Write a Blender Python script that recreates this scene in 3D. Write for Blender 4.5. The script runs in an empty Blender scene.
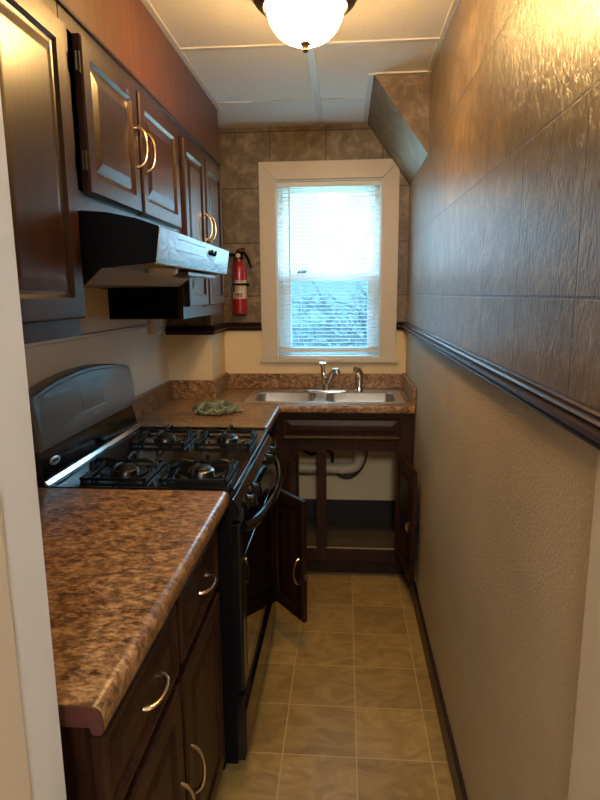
import bpy, bmesh, math, random
from mathutils import Vector, Matrix
random.seed(7)
C = bpy.context.scene.collection
PI = math.pi

# ------------------------------------------------------------------ materials
def new_mat(name):
    m = bpy.data.materials.new(name); m.use_nodes = True
    nt = m.node_tree
    return m, nt, nt.nodes['Principled BSDF'], nt.links

def plain(name, col, rough=.5, metal=0, coat=0, spec=None, emit=None, estr=0):
    m, nt, b, L = new_mat(name)
    b.inputs['Base Color'].default_value = (*col, 1)
    b.inputs['Roughness'].default_value = rough
    b.inputs['Metallic'].default_value = metal
    b.inputs['Coat Weight'].default_value = coat
    if spec is not None: b.inputs['Specular IOR Level'].default_value = spec
    if emit:
        b.inputs['Emission Color'].default_value = (*emit, 1)
        b.inputs['Emission Strength'].default_value = estr
    return m

def N(nt, t, **kw):
    n = nt.nodes.new(t)
    for k, v in kw.items():
        if k.startswith('i_'): n.inputs[k[2:].replace('_', ' ')].default_value = v
        else: setattr(n, k, v)
    return n

def coords(nt, scale=(1, 1, 1), loc=(0, 0, 0), rot=(0, 0, 0)):
    tc = N(nt, 'ShaderNodeTexCoord'); mp = N(nt, 'ShaderNodeMapping')
    mp.inputs['Scale'].default_value = scale; mp.inputs['Location'].default_value = loc
    mp.inputs['Rotation'].default_value = rot
    nt.links.new(tc.outputs['Object'], mp.inputs['Vector'])
    return mp.outputs['Vector']

def ramp(nt, fac, stops):
    r = N(nt, 'ShaderNodeValToRGB'); e = r.color_ramp.elements
    while len(e) < len(stops): e.new(.5)
    for i, (p, c) in enumerate(stops):
        e[i].position = p; e[i].color = (*c, 1)
    nt.links.new(fac, r.inputs['Fac'])
    return r.outputs['Color']

def mix(nt, a, b, fac, mode='MIX'):
    n = N(nt, 'ShaderNodeMix', data_type='RGBA', blend_type=mode)
    for s, v in ((6, a), (7, b), (0, fac)):
        if hasattr(v, 'is_linked') or hasattr(v, 'links'): nt.links.new(v, n.inputs[s])
        else: n.inputs[s].default_value = (*v, 1) if isinstance(v, tuple) else v
    return n.outputs[2]

def bump(nt, b, h, strength, dist=.002, prev=None):
    n = N(nt, 'ShaderNodeBump'); n.inputs['Strength'].default_value = strength
    n.inputs['Distance'].default_value = dist
    nt.links.new(h, n.inputs['Height'])
    if prev is not None: nt.links.new(prev, n.inputs['Normal'])
    nt.links.new(n.outputs['Normal'], b.inputs['Normal'])
    return n.outputs['Normal']

def wood(name, dark, light, rough=.3, coat=.3, grain=(30, 30, 2.5), bstr=.25, pos=(.35, .7)):
    m, nt, b, L = new_mat(name)
    v = coords(nt, grain)
    n1 = N(nt, 'ShaderNodeTexNoise', i_Scale=1.6, i_Detail=6, i_Roughness=.65, i_Distortion=.6)
    L.new(v, n1.inputs['Vector'])
    c = ramp(nt, n1.outputs['Fac'], [(pos[0], dark), (pos[1], light)])
    v2 = coords(nt, (2, 2, 1.2))
    n2 = N(nt, 'ShaderNodeTexNoise', i_Scale=2, i_Detail=2); L.new(v2, n2.inputs['Vector'])
    c = mix(nt, c, dark, N2fac(nt, n2.outputs['Fac']))
    L.new(c, b.inputs['Base Color'])
    b.inputs['Roughness'].default_value = rough; b.inputs['Coat Weight'].default_value = coat
    b.inputs['Coat Roughness'].default_value = .18
    bump(nt, b, n1.outputs['Fac'], bstr, .0015)
    return m

def N2fac(nt, f):
    r = N(nt, 'ShaderNodeMapRange'); r.inputs[1].default_value = .4; r.inputs[2].default_value = .75
    r.inputs[3].default_value = 0; r.inputs[4].default_value = .6
    nt.links.new(f, r.inputs[0]); return r.outputs[0]

M = {}
M['cab'] = wood('dark_cabinet_wood', (.014, .0055, .0035), (.068, .022, .010), .33, .35)
M['cab_low'] = wood('dark_base_cabinet_wood', (.011, .0038, .002), (.050, .0165, .0075), .42, 0)
M['cab_low'].node_tree.nodes['Principled BSDF'].inputs['Specular IOR Level'].default_value = .28
M['soffit'] = wood('red_brown_panel', (.085, .026, .010), (.16, .052, .018), .40, .15, (18, 18, 1.2), .15)
M['trim'] = wood('dark_trim_wood', (.016, .006, .005), (.045, .015, .010), .34, 0)
M['trim'].node_tree.nodes['Principled BSDF'].inputs['Specular IOR Level'].default_value = .30
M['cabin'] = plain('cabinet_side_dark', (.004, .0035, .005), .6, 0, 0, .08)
M['raw'] = wood('raw_board_edge', (.045, .010, .007), (.085, .020, .013), .6, 0)

def laminate():
    m, nt, b, L = new_mat('brown_granite_laminate')
    v = coords(nt, (.75, 1.2, 1))
    n1 = N(nt, 'ShaderNodeTexNoise', i_Scale=64, i_Detail=5, i_Roughness=.7, i_Distortion=.35); L.new(v, n1.inputs['Vector'])
    n2 = N(nt, 'ShaderNodeTexNoise', i_Scale=17, i_Detail=5, i_Roughness=.65, i_Distortion=.5); L.new(v, n2.inputs['Vector'])
    a = ramp(nt, n1.outputs['Fac'], [(.40, (.022, .010, .006)), (.46, (.15, .072, .030)), (.54, (.33, .18, .080)), (.64, (.56, .36, .18))])
    c2 = ramp(nt, n2.outputs['Fac'], [(.38, (.10, .047, .022)), (.52, (.30, .16, .070)), (.66, (.48, .29, .13))])
    L.new(mix(nt, a, c2, .33), b.inputs['Base Color'])
    b.inputs['Roughness'].default_value = .30
    b.inputs['Specular IOR Level'].default_value = .55
    bump(nt, b, n1.outputs['Fac'], .08, .001)
    return m
M['lam'] = laminate()

def floor_mat():
    m, nt, b, L = new_mat('tan_vinyl_tile')
    v = coords(nt, (1, 1, 1), (.19, -.01, 0))
    br = N(nt, 'ShaderNodeTexBrick', offset=0, squash=1)
    br.inputs['Scale'].default_value = 1
    br.inputs['Brick Width'].default_value = .2345; br.inputs['Row Height'].default_value = .2285
    br.inputs['Mortar Size'].default_value = .0022; br.inputs['Mortar Smooth'].default_value = .3
    br.inputs['Color1'].default_value = (.80, .80, .80, 1); br.inputs['Color2'].default_value = (1.15, 1.15, 1.15, 1)
    br.inputs['Mortar'].default_value = (1, 1, 1, 1)
    L.new(v, br.inputs['Vector'])
    n1 = N(nt, 'ShaderNodeTexNoise', i_Scale=8, i_Detail=6, i_Roughness=.6, i_Distortion=1.5)
    L.new(coords(nt, (1, 1.5, 1)), n1.inputs['Vector'])
    n2 = N(nt, 'ShaderNodeTexNoise', i_Scale=90, i_Detail=3); L.new(v, n2.inputs['Vector'])
    c = ramp(nt, n1.outputs['Fac'], [(.32, (.245, .158, .050)), (.5, (.325, .215, .070)), (.70, (.43, .295, .108))])
    c = mix(nt, c, br.outputs['Color'], 1.0, 'MULTIPLY')
    c = mix(nt, c, (.50, .36, .17), br.outputs['Fac'])
    L.new(c, b.inputs['Base Color'])
    b.inputs['Roughness'].default_value = .34
    h = N(nt, 'ShaderNodeMath', operation='MULTIPLY_ADD'); h.inputs[1].default_value = -.8
    L.new(br.outputs['Fac'], h.inputs[0]); L.new(n1.outputs['Fac'], h.inputs[2])
    bump(nt, b, h.outputs[0], .25, .003)
    return m
M['floor'] = floor_mat()

def stone_tile(name, ax, off, rough=.3, bs=.6, msize=.003):
    """wall tile .30 x .285, ax: which object axes give (along, up)"""
    m, nt, b, L = new_mat(name)
    tc = N(nt, 'ShaderNodeTexCoord'); sp = N(nt, 'ShaderNodeSeparateXYZ'); cb = N(nt, 'ShaderNodeCombineXYZ')
    L.new(tc.outputs['Object'], sp.inputs[0])
    a1 = N(nt, 'ShaderNodeMath', operation='ADD'); a1.inputs[1].default_value = -off[0]
    a2 = N(nt, 'ShaderNodeMath', operation='ADD'); a2.inputs[1].default_value = -off[1]
    L.new(sp.outputs[ax], a1.inputs[0]); L.new(sp.outputs['Z'], a2.inputs[0])
    L.new(a1.outputs[0], cb.inputs[0]); L.new(a2.outputs[0], cb.inputs[1])
    br = N(nt, 'ShaderNodeTexBrick', offset=0, squash=1)
    br.inputs['Scale'].default_value = 1
    br.inputs['Brick Width'].default_value = .30; br.inputs['Row Height'].default_value = .286
    br.inputs['Mortar Size'].default_value = msize; br.inputs['Mortar Smooth'].default_value = .4
    br.inputs['Color1'].default_value = (.78, .78, .78, 1); br.inputs['Color2'].default_value = (1.15, 1.15, 1.15, 1)
    L.new(cb.outputs[0], br.inputs['Vector'])
    n1 = N(nt, 'ShaderNodeTexNoise', i_Scale=16, i_Detail=8, i_Roughness=.72, i_Distortion=.4); L.new(tc.outputs['Object'], n1.inputs['Vector'])
    c = ramp(nt, n1.outputs['Fac'], [(.32, (.095, .062, .032)), (.5, (.18, .122, .066)), (.68, (.32, .23, .135))])
    c = mix(nt, c, br.outputs['Color'], 1.0, 'MULTIPLY')
    c = mix(nt, c, (.05, .032, .02), br.outputs['Fac'])
    L.new(c, b.inputs['Base Color'])
    # slate-like relief: streaks running up and down plus small pits
    mp = N(nt, 'ShaderNodeMapping'); mp.inputs['Scale'].default_value = (75, 75, 38)
    L.new(tc.outputs['Object'], mp.inputs['Vector'])
    n3 = N(nt, 'ShaderNodeTexNoise', i_Scale=1, i_Detail=4, i_Roughness=.6, i_Distortion=.8); L.new(mp.outputs[0], n3.inputs['Vector'])
    rr = N(nt, 'ShaderNodeMapRange'); rr.inputs[1].default_value = .35; rr.inputs[2].default_value = .6
    L.new(n3.outputs['Fac'], rr.inputs[0])
    sub = N(nt, 'ShaderNodeMath', operation='MULTIPLY_ADD'); sub.inputs[1].default_value = -1.5
    L.new(br.outputs['Fac'], sub.inputs[0]); L.new(rr.outputs[0], sub.inputs[2])
    bump(nt, b, sub.outputs[0], bs, .0016)
    b.inputs['Roughness'].default_value = rough
    if ax == 'Y':
        b.inputs['IOR'].default_value = 1.7
        b.inputs['Coat Weight'].default_value = .3; b.inputs['Coat Roughness'].default_value = .28
    else: b.inputs['Specular IOR Level'].default_value = .4
    return m
M['tile_r'] = stone_tile('slate_tile_right', 'Y', (.895, 1.434), .33, .5)
M['stone'] = stone_tile('slate_bulkhead', 'X', (.10, 1.70), .36, .35, .0)
M['tile_b'] = stone_tile('slate_tile_back', 'X', (-.405, 1.434), .38, .35)

def paint(name, col, scale=220, bs=.35, rough=.55, var=.1, dist=.0015):
    m, nt, b, L = new_mat(name)
    v = coords(nt)
    n1 = N(nt, 'ShaderNodeTexNoise', i_Scale=scale, i_Detail=3, i_Roughness=.6); L.new(v, n1.inputs['Vector'])
    n2 = N(nt, 'ShaderNodeTexNoise', i_Scale=3, i_Detail=4); L.new(v, n2.inputs['Vector'])
    d = tuple(x * (1 - var) for x in col); e = tuple(min(1, x * (1 + var)) for x in col)
    L.new(ramp(nt, n2.outputs['Fac'], [(.3, d), (.7, e)]), b.inputs['Base Color'])
    b.inputs['Roughness'].default_value = rough
    bump(nt, b, n1.outputs['Fac'], bs, dist)
    return m
M['beige'] = paint('textured_beige_paint', (.50, .405, .285), 150, .9, .5, .09, .003)
M['cream'] = paint('cream_yellow_paint', (.75, .60, .36), 180, .12, .5, .05)
M['silver'] = paint('silver_grey_wallpaper', (.82, .76, .65), 130, 1.0, .40, .08, .003)
M['white'] = paint('warm_white_woodwork', (.60, .52, .42), 60, .06, .38, .03)
M['jamb'] = paint('white_gloss_door_paint', (.68, .70, .72), 25, .12, .35, .03)
M['wallpl'] = paint('plain_plaster', (.60, .52, .42), 90, .1, .6, .04)
M['hidden'] = plain('rough_plaster', (.5, .46, .4), .8)

def ceil_mat():
    m, nt, b, L = new_mat('speckled_ceiling_tile')
    v = coords(nt, (1, 2.2, 1))
    n1 = N(nt, 'ShaderNodeTexNoise', i_Scale=130, i_Detail=2, i_Roughness=.5); L.new(v, n1.inputs['Vector'])
    n2 = N(nt, 'ShaderNodeTexNoise', i_Scale=350, i_Detail=2); L.new(v, n2.inputs['Vector'])
    L.new(ramp(nt, n1.outputs['Fac'], [(.27, (.42, .40, .36)), (.36, (.84, .80, .74))]), b.inputs['Base Color'])
    b.inputs['Roughness'].default_value = .8
    a = N(nt, 'ShaderNodeMath', operation='ADD'); L.new(n1.outputs['Fac'], a.inputs[0]); L.new(n2.outputs['Fac'], a.inputs[1])
    bump(nt, b, a.outputs[0], .5, .003)
    return m
M['ceil'] = ceil_mat()
M['tbar'] = plain('white_grid_bar', (.66, .63, .58), .4)

M['black'] = plain('gloss_black_enamel', (.006, .006, .007), .12, 0, 0, .42)
M['blackm'] = plain('satin_black', (.004, .004, .005), .6, 0, 0, .08)
M['iron'] = plain('matt_cast_iron', (.008, .008, .008), .42, 0, 0, .35)
M['panelsheen'] = plain('grey_sheen_control_panel', (.11, .12, .135), .36, 0, .3)  # base lifted to blue-grey, reflected sheen put into the colour
M['ovenglass'] = plain('black_oven_glass', (.006, .006, .007), .05, 0, .5)
M['dispglass'] = plain('display_film', (.11, .12, .135), .26, 0, .3)  # same painted-in sheen colour as the panel around it
M['chrome'] = plain('chrome', (.75, .75, .76), .10, 1)
M['steel'] = plain('brushed_stainless', (.66, .62, .56), .28, 1)
M['alu'] = plain('burner_aluminium', (.20, .20, .20), .3, 1)
M['brass'] = plain('antique_brass_pull', (.62, .42, .22), .22, 1)
M['nickel'] = plain('copper_tinted_pull', (.66, .52, .38), .24, 1)
M['hinge'] = plain('dark_hinge_metal', (.02, .015, .011), .6, .5)
M['bronze'] = plain('oil_rubbed_bronze', (.045, .028, .018), .38, .7)
M['pvc'] = plain('pvc_plastic', (.55, .47, .31), .4)
M['rubber'] = plain('black_rubber', (.008, .008, .008), .5)
M['slat'] = plain('white_vinyl_slat', (.80, .80, .78), .45)
M['cord'] = plain('white_cord', (.7, .7, .68), .7)
M['vinyl'] = plain('white_vinyl_sash', (.70, .72, .72), .4)
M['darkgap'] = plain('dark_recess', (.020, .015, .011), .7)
M['outlet'] = plain('outlet_plastic', (.80, .78, .72), .4)
M['cabfloor'] = wood('grey_cabinet_floor', (.05, .038, .026), (.11, .085, .055), .6, 0, (3, 12, 12))
M['lip'] = plain('pale_floor_edge', (.42, .34, .22), .6)
M['extred'] = plain('extinguisher_red', (.33, .010, .016), .30, 0, .3)
M['extlabel'] = plain('pale_label_paper', (.58, .46, .36), .5)
M['ink'] = plain('label_ink_black', (.015, .012, .012), .5)
M['inkred'] = plain('label_ink_brown', (.30, .09, .04), .5)
M['gauge'] = plain('brass_gauge', (.75, .55, .35), .3, .6)
M['emblem'] = plain('silver_emblem', (.55, .55, .55), .3, .9)
M['lens'] = plain('frosted_lens', (.55, .5, .42), .3)
M['under'] = plain('hood_underside_metal', (.30, .27, .23), .38, .75)

def hood_mat():
    m, nt, b, L = new_mat('rippled_silver_front')
    v = coords(nt, (1, 2.2, 9))
    w = N(nt, 'ShaderNodeTexNoise', i_Scale=4, i_Detail=2, i_Distortion=1.5); L.new(v, w.inputs['Vector'])
    b.inputs['Base Color'].default_value = (.50, .54, .57, 1)
    b.inputs['Metallic'].default_value = .95; b.inputs['Roughness'].default_value = .22
    bump(nt, b, w.outputs['Fac'], .25, .004)
    return m
M['hoodfront'] = hood_mat()


def cloth_mat():
    m, nt, b, L = new_mat('green_terry_cloth')
    v = coords(nt)
    n = N(nt, 'ShaderNodeTexNoise', i_Scale=28, i_Detail=3); L.new(v, n.inputs['Vector'])
    n2 = N(nt, 'ShaderNodeTexNoise', i_Scale=500, i_Detail=2); L.new(v, n2.inputs['Vector'])
    L.new(ramp(nt, n.outputs['Fac'], [(.35, (.085, .11, .075)), (.6, (.19, .22, .155))]), b.inputs['Base Color'])
    b.inputs['Roughness'].default_value = .9
    bump(nt, b, n2.outputs['Fac'], .6, .002)
    return m
M['cloth'] = cloth_mat()
M['hem'] = plain('pale_hem_thread', (.36, .38, .26), .9)

def glass_mat(name, tint, gloss=.06):
    m = bpy.data.materials.new(name); m.use_nodes = True
    nt = m.node_tree; nt.nodes.remove(nt.nodes['Principled BSDF'])
    t = N(nt, 'ShaderNodeBsdfTransparent'); t.inputs['Color'].default_value = (*tint, 1)
    g = N(nt, 'ShaderNodeBsdfGlossy'); g.inputs['Roughness'].default_value = .02
    mx = N(nt, 'ShaderNodeMixShader'); mx.inputs[0].default_value = gloss
    nt.links.new(t.outputs[0], mx.inputs[1]); nt.links.new(g.outputs[0], mx.inputs[2])
    nt.links.new(mx.outputs[0], nt.nodes['Material Output'].inputs['Surface'])
    return m
M['glass'] = glass_mat('window_glass', (.95, .98, 1))
M['screen'] = glass_mat('glass_with_insect_screen', (.54, .67, .71), .05)
M['clear'] = glass_mat('clear_tape', (.93, .90, .85), .12)

def shade_mat():
    m, nt, b, L = new_mat('lit_frosted_glass_bowl')
    n = N(nt, 'ShaderNodeTexNoise', i_Scale=14, i_Detail=2, i_Distortion=1); L.new(coords(nt), n.inputs['Vector'])
    L.new(ramp(nt, n.outputs['Fac'], [(.3, (1, .55, .17)), (.7, (1, .63, .23))]), b.inputs['Emission Color'])
    b.inputs['Base Color'].default_value = (.9, .8, .6, 1); b.inputs['Roughness'].default_value = .25
    b.inputs['Emission Strength'].default_value = LAMP
    return m
LAMP = 36.0; HORIZON = 1.12; ZENITH = 15.0
M['shade'] = shade_mat()
def bark():
    return wood('grey_bark', (.030, .030, .034), (.07, .068, .07), .9, 0, (20, 20, 4), .6)
M['bark'] = bark()
M['ground'] = paint('winter_grass', (.18, .17, .1), 20, .5, .9, .3)

# ------------------------------------------------------------------ mesh builder
class MB:
    def __init__(s): s.bm = bmesh.new()
    def verts(s, pts): return [s.bm.verts.new(p) for p in pts]
    def face(s, vs):
        try: return s.bm.faces.new(vs)
        except ValueError: return None
    def box(s, x0, x1, y0, y1, z0, z1):
        v = s.verts([(x, y, z) for z in (z0, z1) for y in (y0, y1) for x in (x0, x1)])
        for f in ((0, 2, 3, 1), (4, 5, 7, 6), (0, 1, 5, 4), (2, 6, 7, 3), (0, 4, 6, 2), (1, 3, 7, 5)):
            s.face([v[i] for i in f])
        return s
    def prism(s, poly, axis, a, b):
        """extrude 2D polygon along axis; the polygon holds the other two axes in x,y,z order"""
        def P(p, t):
            q = list(p); q.insert(axis, t); return q
        A = s.verts([P(p, a) for p in poly]); B = s.verts([P(p, b) for p in poly])
        n = len(poly)
        for i in range(n): s.face([A[i], A[(i + 1) % n], B[(i + 1) % n], B[i]])
        s.face(A[::-1]); s.face(B)
        return s
    def lathe(s, prof, c=(0, 0, 0), axis=2, n=32, cap=True):
        rings = []
        for r, h in prof:
            ring = []
            for k in range(n):
                a = 2 * PI * k / n; u, w = r * math.cos(a), r * math.sin(a)
                p = [u, w]; p.insert(axis, h)
                ring.append(s.bm.verts.new((p[0] + c[0], p[1] + c[1], p[2] + c[2])))
            rings.append(ring)
        for A, B in zip(rings, rings[1:]):
            for k in range(n): s.face([A[k], A[(k + 1) % n], B[(k + 1) % n], B[k]])
        if cap: s.face(rings[0][::-1]); s.face(rings[-1])
        return s
    def tube(s, pts, r, n=10, cap=True, smooth=0, flat=1.0, up=None):
        """sweep; r number or list; flat squashes along the second frame axis"""
        P = [Vector(p) for p in pts]
        R = r if isinstance(r, (list, tuple)) else [r] * len(P)
        if smooth:
            Q, RR = [], []
            for i in range(len(P) - 1):
                p0, p1, p2, p3 = P[max(i - 1, 0)], P[i], P[i + 1], P[min(i + 2, len(P) - 1)]
                for k in range(smooth):
                    t = k / smooth
                    Q.append(.5 * ((2 * p1) + (p2 - p0) * t + (2 * p0 - 5 * p1 + 4 * p2 - p3) * t * t + (3 * p1 - p0 - 3 * p2 + p3) * t ** 3))
                    RR.append(R[i] * (1 - t) + R[i + 1] * t)
            Q.append(P[-1]); RR.append(R[-1]); P, R = Q, RR
        rings = []; prev = None
        for i, p in enumerate(P):
            t = (P[min(i + 1, len(P) - 1)] - P[max(i - 1, 0)]).normalized()
            if prev is None:
                u = Vector(up) if up else (Vector((0, 0, 1)) if abs(t.z) < .9 else Vector((1, 0, 0)))
            else: u = prev
            u = (u - t * u.dot(t)).normalized(); prev = u; w = t.cross(u)
            rings.append([s.bm.verts.new(p + R[i] * (math.cos(2 * PI * k / n) * u + flat * math.sin(2 * PI * k / n) * w)) for k in range(n)])
        for A, B in zip(rings, rings[1:]):
            for k in range(n): s.face([A[k], A[(k + 1) % n], B[(k + 1) % n], B[k]])
        if cap: s.face(rings[0][::-1]); s.face(rings[-1])
        return s
    def rings(s, loops, close_first=True, close_last=True):
        L = [s.verts(l) for l in loops]
        for A, B in zip(L, L[1:]):
            n = len(A)
            for k in range(n): s.face([A[k], A[(k + 1) % n], B[(k + 1) % n], B[k]])
        if close_first: s.face(L[0][::-1])
        if close_last: s.face(L[-1])
        return s
    def xf(s, mat):
        bmesh.ops.transform(s.bm, matrix=mat, verts=s.bm.verts); return s
    def build(s, name, mat, parent=None, bevel=0, seg=2, smooth=False, wn=True):
        bmesh.ops.recalc_face_normals(s.bm, faces=s.bm.faces)
        me = bpy.data.meshes.new(name); s.bm.to_mesh(me); s.bm.free()
        o = bpy.data.objects.new(name, me); C.objects.link(o)
        me.materials.append(mat)
        if parent is not None:
            root = parent
            while root.parent: root = root.parent
            me.transform(Matrix.Translation(-root.location))
            o.parent = parent
        if smooth:
            for p in me.polygons: p.use_smooth = True
            me.set_sharp_from_angle(angle=math.radians(40))
        if bevel:
            b = o.modifiers.new('bevel', 'BEVEL'); b.width = bevel; b.segments = seg
            b.limit_method = 'ANGLE'; b.angle_limit = math.radians(35)
            b.harden_normals = False
        return o

def tag(o, label, cat, group=None, kind=None):
    o['label'] = label; o['category'] = cat
    if group: o['group'] = group
    if kind: o['kind'] = kind
    return o
def thing(name, loc, label, cat, group=None, kind=None):
    o = bpy.data.objects.new(name, None); C.objects.link(o); o.location = loc
    o.empty_display_size = .05
    return tag(o, label, cat, group, kind)
def struct(o, label, cat): return tag(o, label, cat, None, 'structure')

# ------------------------------------------------------------------ dimensions (metres; y runs down the kitchen to the window)
XL, XR, YB, ZC = -.91, .342, 3.27, 2.316
YD = .62                                       # kitchen side of the doorway
E0, E1, EY = -1.5, 1.3, -2.6                   # the room the photo is taken from

# ------------------------------------------------------------------ shell
struct(MB().box(E0 - .1, E1 + .1, EY - .1, YB + .16, -.1, 0).build('floor', M['floor']), 'tan marbled vinyl tile floor', 'floor')
cl = struct(MB().box(E0 - .1, E1 + .1, EY - .1, YB + .16, ZC, ZC + .1).build('ceiling', M['ceil']), 'off-white speckled drop ceiling with slim grid bars', 'ceiling')
def cbar(x0, x1, y0, y1, t=.005):
    MB().box(x0, x1, y0, y1, ZC - t, ZC + .002).build('grid_bar', M['tbar'], cl, .001)
cbar(-.615, XR, 2.238, 2.258); cbar(-.145, -.115, YD + .02, YB, .006)
cbar(-.615, .088, 2.842, 2.850, .004)
cbar(-.615, XR, 1.63, 1.65); cbar(-.615, XR, 1.02, 1.04)
cbar(.322, XR, YD, 2.56, .004); cbar(-.615, -.595, YD, 2.95, .004); cbar(.088, .110, 2.555, YB, .006)
cbar(.110, XR, 2.545, 2.565, .006)

wr = struct(MB().box(XR, XR + .12, YD - .16, YB + .16, 0, ZC).build('wall_right', M['beige']), 'right wall, beige textured paint below and brown slate tile above', 'wall')
MB().box(XR - .004, XR + .01, YD + .15, YB, 1.27, ZC).build('tile_facing', M['tile_r'], wr)
struct(MB().box(XL - .12, XL, YD - .16, YB + .16, 0, ZC).build('wall_left', M['silver']), 'left wall behind the stove, silver-grey textured covering', 'wall')
# back wall with the window hole
WX0, WX1, WZ0, WZ1 = -.383, .201, 1.085, 2.05
b = MB()
b.box(XL - .12, WX0, YB, YB + .16, 0, ZC); b.box(WX1, XR + .12, YB, YB + .16, 0, ZC)
b.box(WX0, WX1, YB, YB + .16, 0, WZ0); b.box(WX0, WX1, YB, YB + .16, WZ1, ZC)
wb = struct(b.build('wall_back', M['cream']), 'window wall, cream paint below and brown tile above the rail', 'wall')
b = MB(); T = YB - .004
b.box(XL, WX0 - .02, T, YB + .01, 1.27, ZC); b.box(WX1 + .02, XR, T, YB + .01, 1.27, ZC); b.box(WX0 - .02, WX1 + .02, T, YB + .01, WZ1 + .02, ZC)
b.build('tile_facing', M['tile_b'], wb)
# boxed chase in the back left corner, a full-height wall box
CX, CY = -.682, 2.93
wc = struct(MB().box(XL, CX, CY, YB, 0, ZC).build('wall_chase', M['cream']), 'boxed-in corner chase left of the window', 'wall')
b = MB(); b.box(XL, CX + .004, CY - .004, YB, 1.27, ZC); b.build('tile_facing', M['tile_b'], wc)
# sloped bulkhead top right
bk = MB().prism([(.112, ZC), (XR, ZC), (XR, 2.0)], 1, 2.565, YB).build('wall_slope', M['stone'])
struct(bk, 'small sloped tiled bulkhead at the ceiling right of the window', 'wall')
# near walls of the doorway and the room the camera stands in
jx = -.355
b = MB(); b.box(E0, jx, YD - .17, YD, 0, ZC)
wj = struct(b.build('wall_doorway', M['jamb']), 'white painted doorway jamb at the left edge', 'wall')
MB().box(jx - .002, jx + .004, YD - .185, YD - .078, 0, ZC).build('door_stop', M['white'], wj, .002)
MB().box(E0, jx - .003, YD - .185, YD - .168, 0, ZC).build('casing', M['white'], wj, .003)
b = MB(); b.box(XR + .12, E1, YD - .16, YD, 0, ZC)
struct(b.build('wall_entry_front', M['wallpl']), 'plain wall beside the doorway', 'wall')
struct(MB().box(XR - .010, XR + .004, YD - .16, .765, 0, ZC).build('trim_doorway', M['wallpl'], None, .002), 'plain painted strip ending the right wall by the doorway', 'trim')
struct(MB().box(E0 - .1, E0, EY, YD, 0, ZC).build('wall_entry_left', M['wallpl']), 'left wall of the room behind the camera', 'wall')
struct(MB().box(E1, E1 + .1, EY, YD, 0, ZC).build('wall_entry_right', M['wallpl']), 'right wall of the room behind the camera', 'wall')
b = MB(); b.box(E0 - .1, E1 + .1, EY - .1, EY, 0, ZC)
struct(b.build('wall_entry_rear', M['wallpl']), 'rear wall of the room behind the camera', 'wall')

# soffit above the cabinets
XF = -.615
struct(MB().box(XL, XF, YD, 2.95, 2.066, ZC).build('wall_soffit', M['soffit']), 'red-brown wood soffit panel above the wall cabinets', 'soffit')
struct(MB().box(XF - .01, XF + .007, YD, 2.952, 2.058, 2.068).build('trim_soffit', M['trim'], None, .002), 'thin dark trim strip under the soffit', 'trim')

# chair rails: profile (out from wall, z)
def rail_prof(z0):
    q = [(0, 0), (.013, 0), (.017, .004), (.013, .008), (.013, .010), (.021, .013), (.026, .018), (.024, .024), (.016, .027), (.013, .029), (.019, .033), (.015, .037), (.010, .038), (.010, .040), (.012, .042), (.008, .045), (0, .045)]
    return [(o, z0 + z) for o, z in q]
def rail(name, plist, label, z0=1.243, mat='trim'):
    """plist: corner points (x, y) with outward normal offsets handled by mitre"""
    b = MB(); prof = rail_prof(z0); loops = []
    P = [Vector(p) for p in plist]
    for i, p in enumerate(P):
        d0 = (P[i] - P[i - 1]).normalized() if i else (P[1] - P[0]).normalized()
        d1 = (P[i + 1] - P[i]).normalized() if i < len(P) - 1 else d0
        n0 = Vector((d0.y, -d0.x)); n1 = Vector((d1.y, -d1.x))
        m = (n0 + n1); m = m / m.dot(n0) if m.length > 1e-6 else n0
        loops.append([(p.x + m.x * o, p.y + m.y * o, z) for o, z in prof])
    b.rings(loops)
    return struct(b.build(name, M[mat], None, 0, 2, False), label, 'trim')
rail('trim_right', [(XR - .004, YB - .004), (XR - .004, .60)], 'dark moulded chair rail along the right wall')
rail('trim_back', [(XL, CY - .004), (CX + .004, CY - .004), (CX + .004, YB - .004), (-.464, YB - .004)], 'dark chair rail around the chase and left of the window')
rail('trim_window', [(.282, YB - .004), (XR, YB - .004)], 'short dark chair rail piece right of the window')
# baseboards
def baseb(name, x0, x1, y0, y1, label, h=.085, mat='trim'):
    struct(MB().box(x0, x1, y0, y1, 0, h).build(name, M[mat], None, .004), label, 'baseboard')
baseb('baseboard_right', XR - .014, XR, .765, 2.78, 'dark wood baseboard along the right wall', .09)
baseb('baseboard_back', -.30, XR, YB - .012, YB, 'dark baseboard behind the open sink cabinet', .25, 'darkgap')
# pale ledge strip on the left wall
struct(MB().box(XL, XL + .016, YD, 2.655, 1.298, 1.312).build('trim_left', M['white'], None, .003), 'pale ledge strip along the left wall above the stove', 'trim')
b = MB(); b.box(XL, XL + .003, YD, 2.93, 1.312, 1.75)
struct(b.build('trim_panel', M['cream']), 'beige wall band between ledge strip and cabinets', 'trim')

# ------------------------------------------------------------------ window
w = thing('window_1', (-.09, YB, WZ0), 'white double-hung window in a wide cream casing', 'window', None, 'structure')
b = MB(); cy0, cy1 = YB - .022, YB
b.prism([(-.465, 1.088), (WX0 + .004, 1.088), (WX0 + .004, WZ1 - .0045), (-.465, 2.137)], 1, cy0, cy1)
b.prism([(WX1 - .004, 1.088), (.284, 1.088), (.284, 2.137), (WX1 - .004, WZ1 - .0045)], 1, cy0, cy1)
b.prism([(WX0 + .0045, WZ1 - .004), (WX1 - .0045, WZ1 - .004), (.2835, 2.137), (-.4645, 2.137)], 1, cy0, cy1)
b.build('casing', M['white'], w, .0015)
MB().box(-.475, .293, YB - .034, YB, 1.062, 1.088).build('sill', M['white'], w, .005)
b = MB()
b.box(WX0, WX0 + .012, YB, YB + .15, WZ0, WZ1); b.box(WX1 - .012, WX1, YB, YB + .15, WZ0, WZ1)
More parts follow.
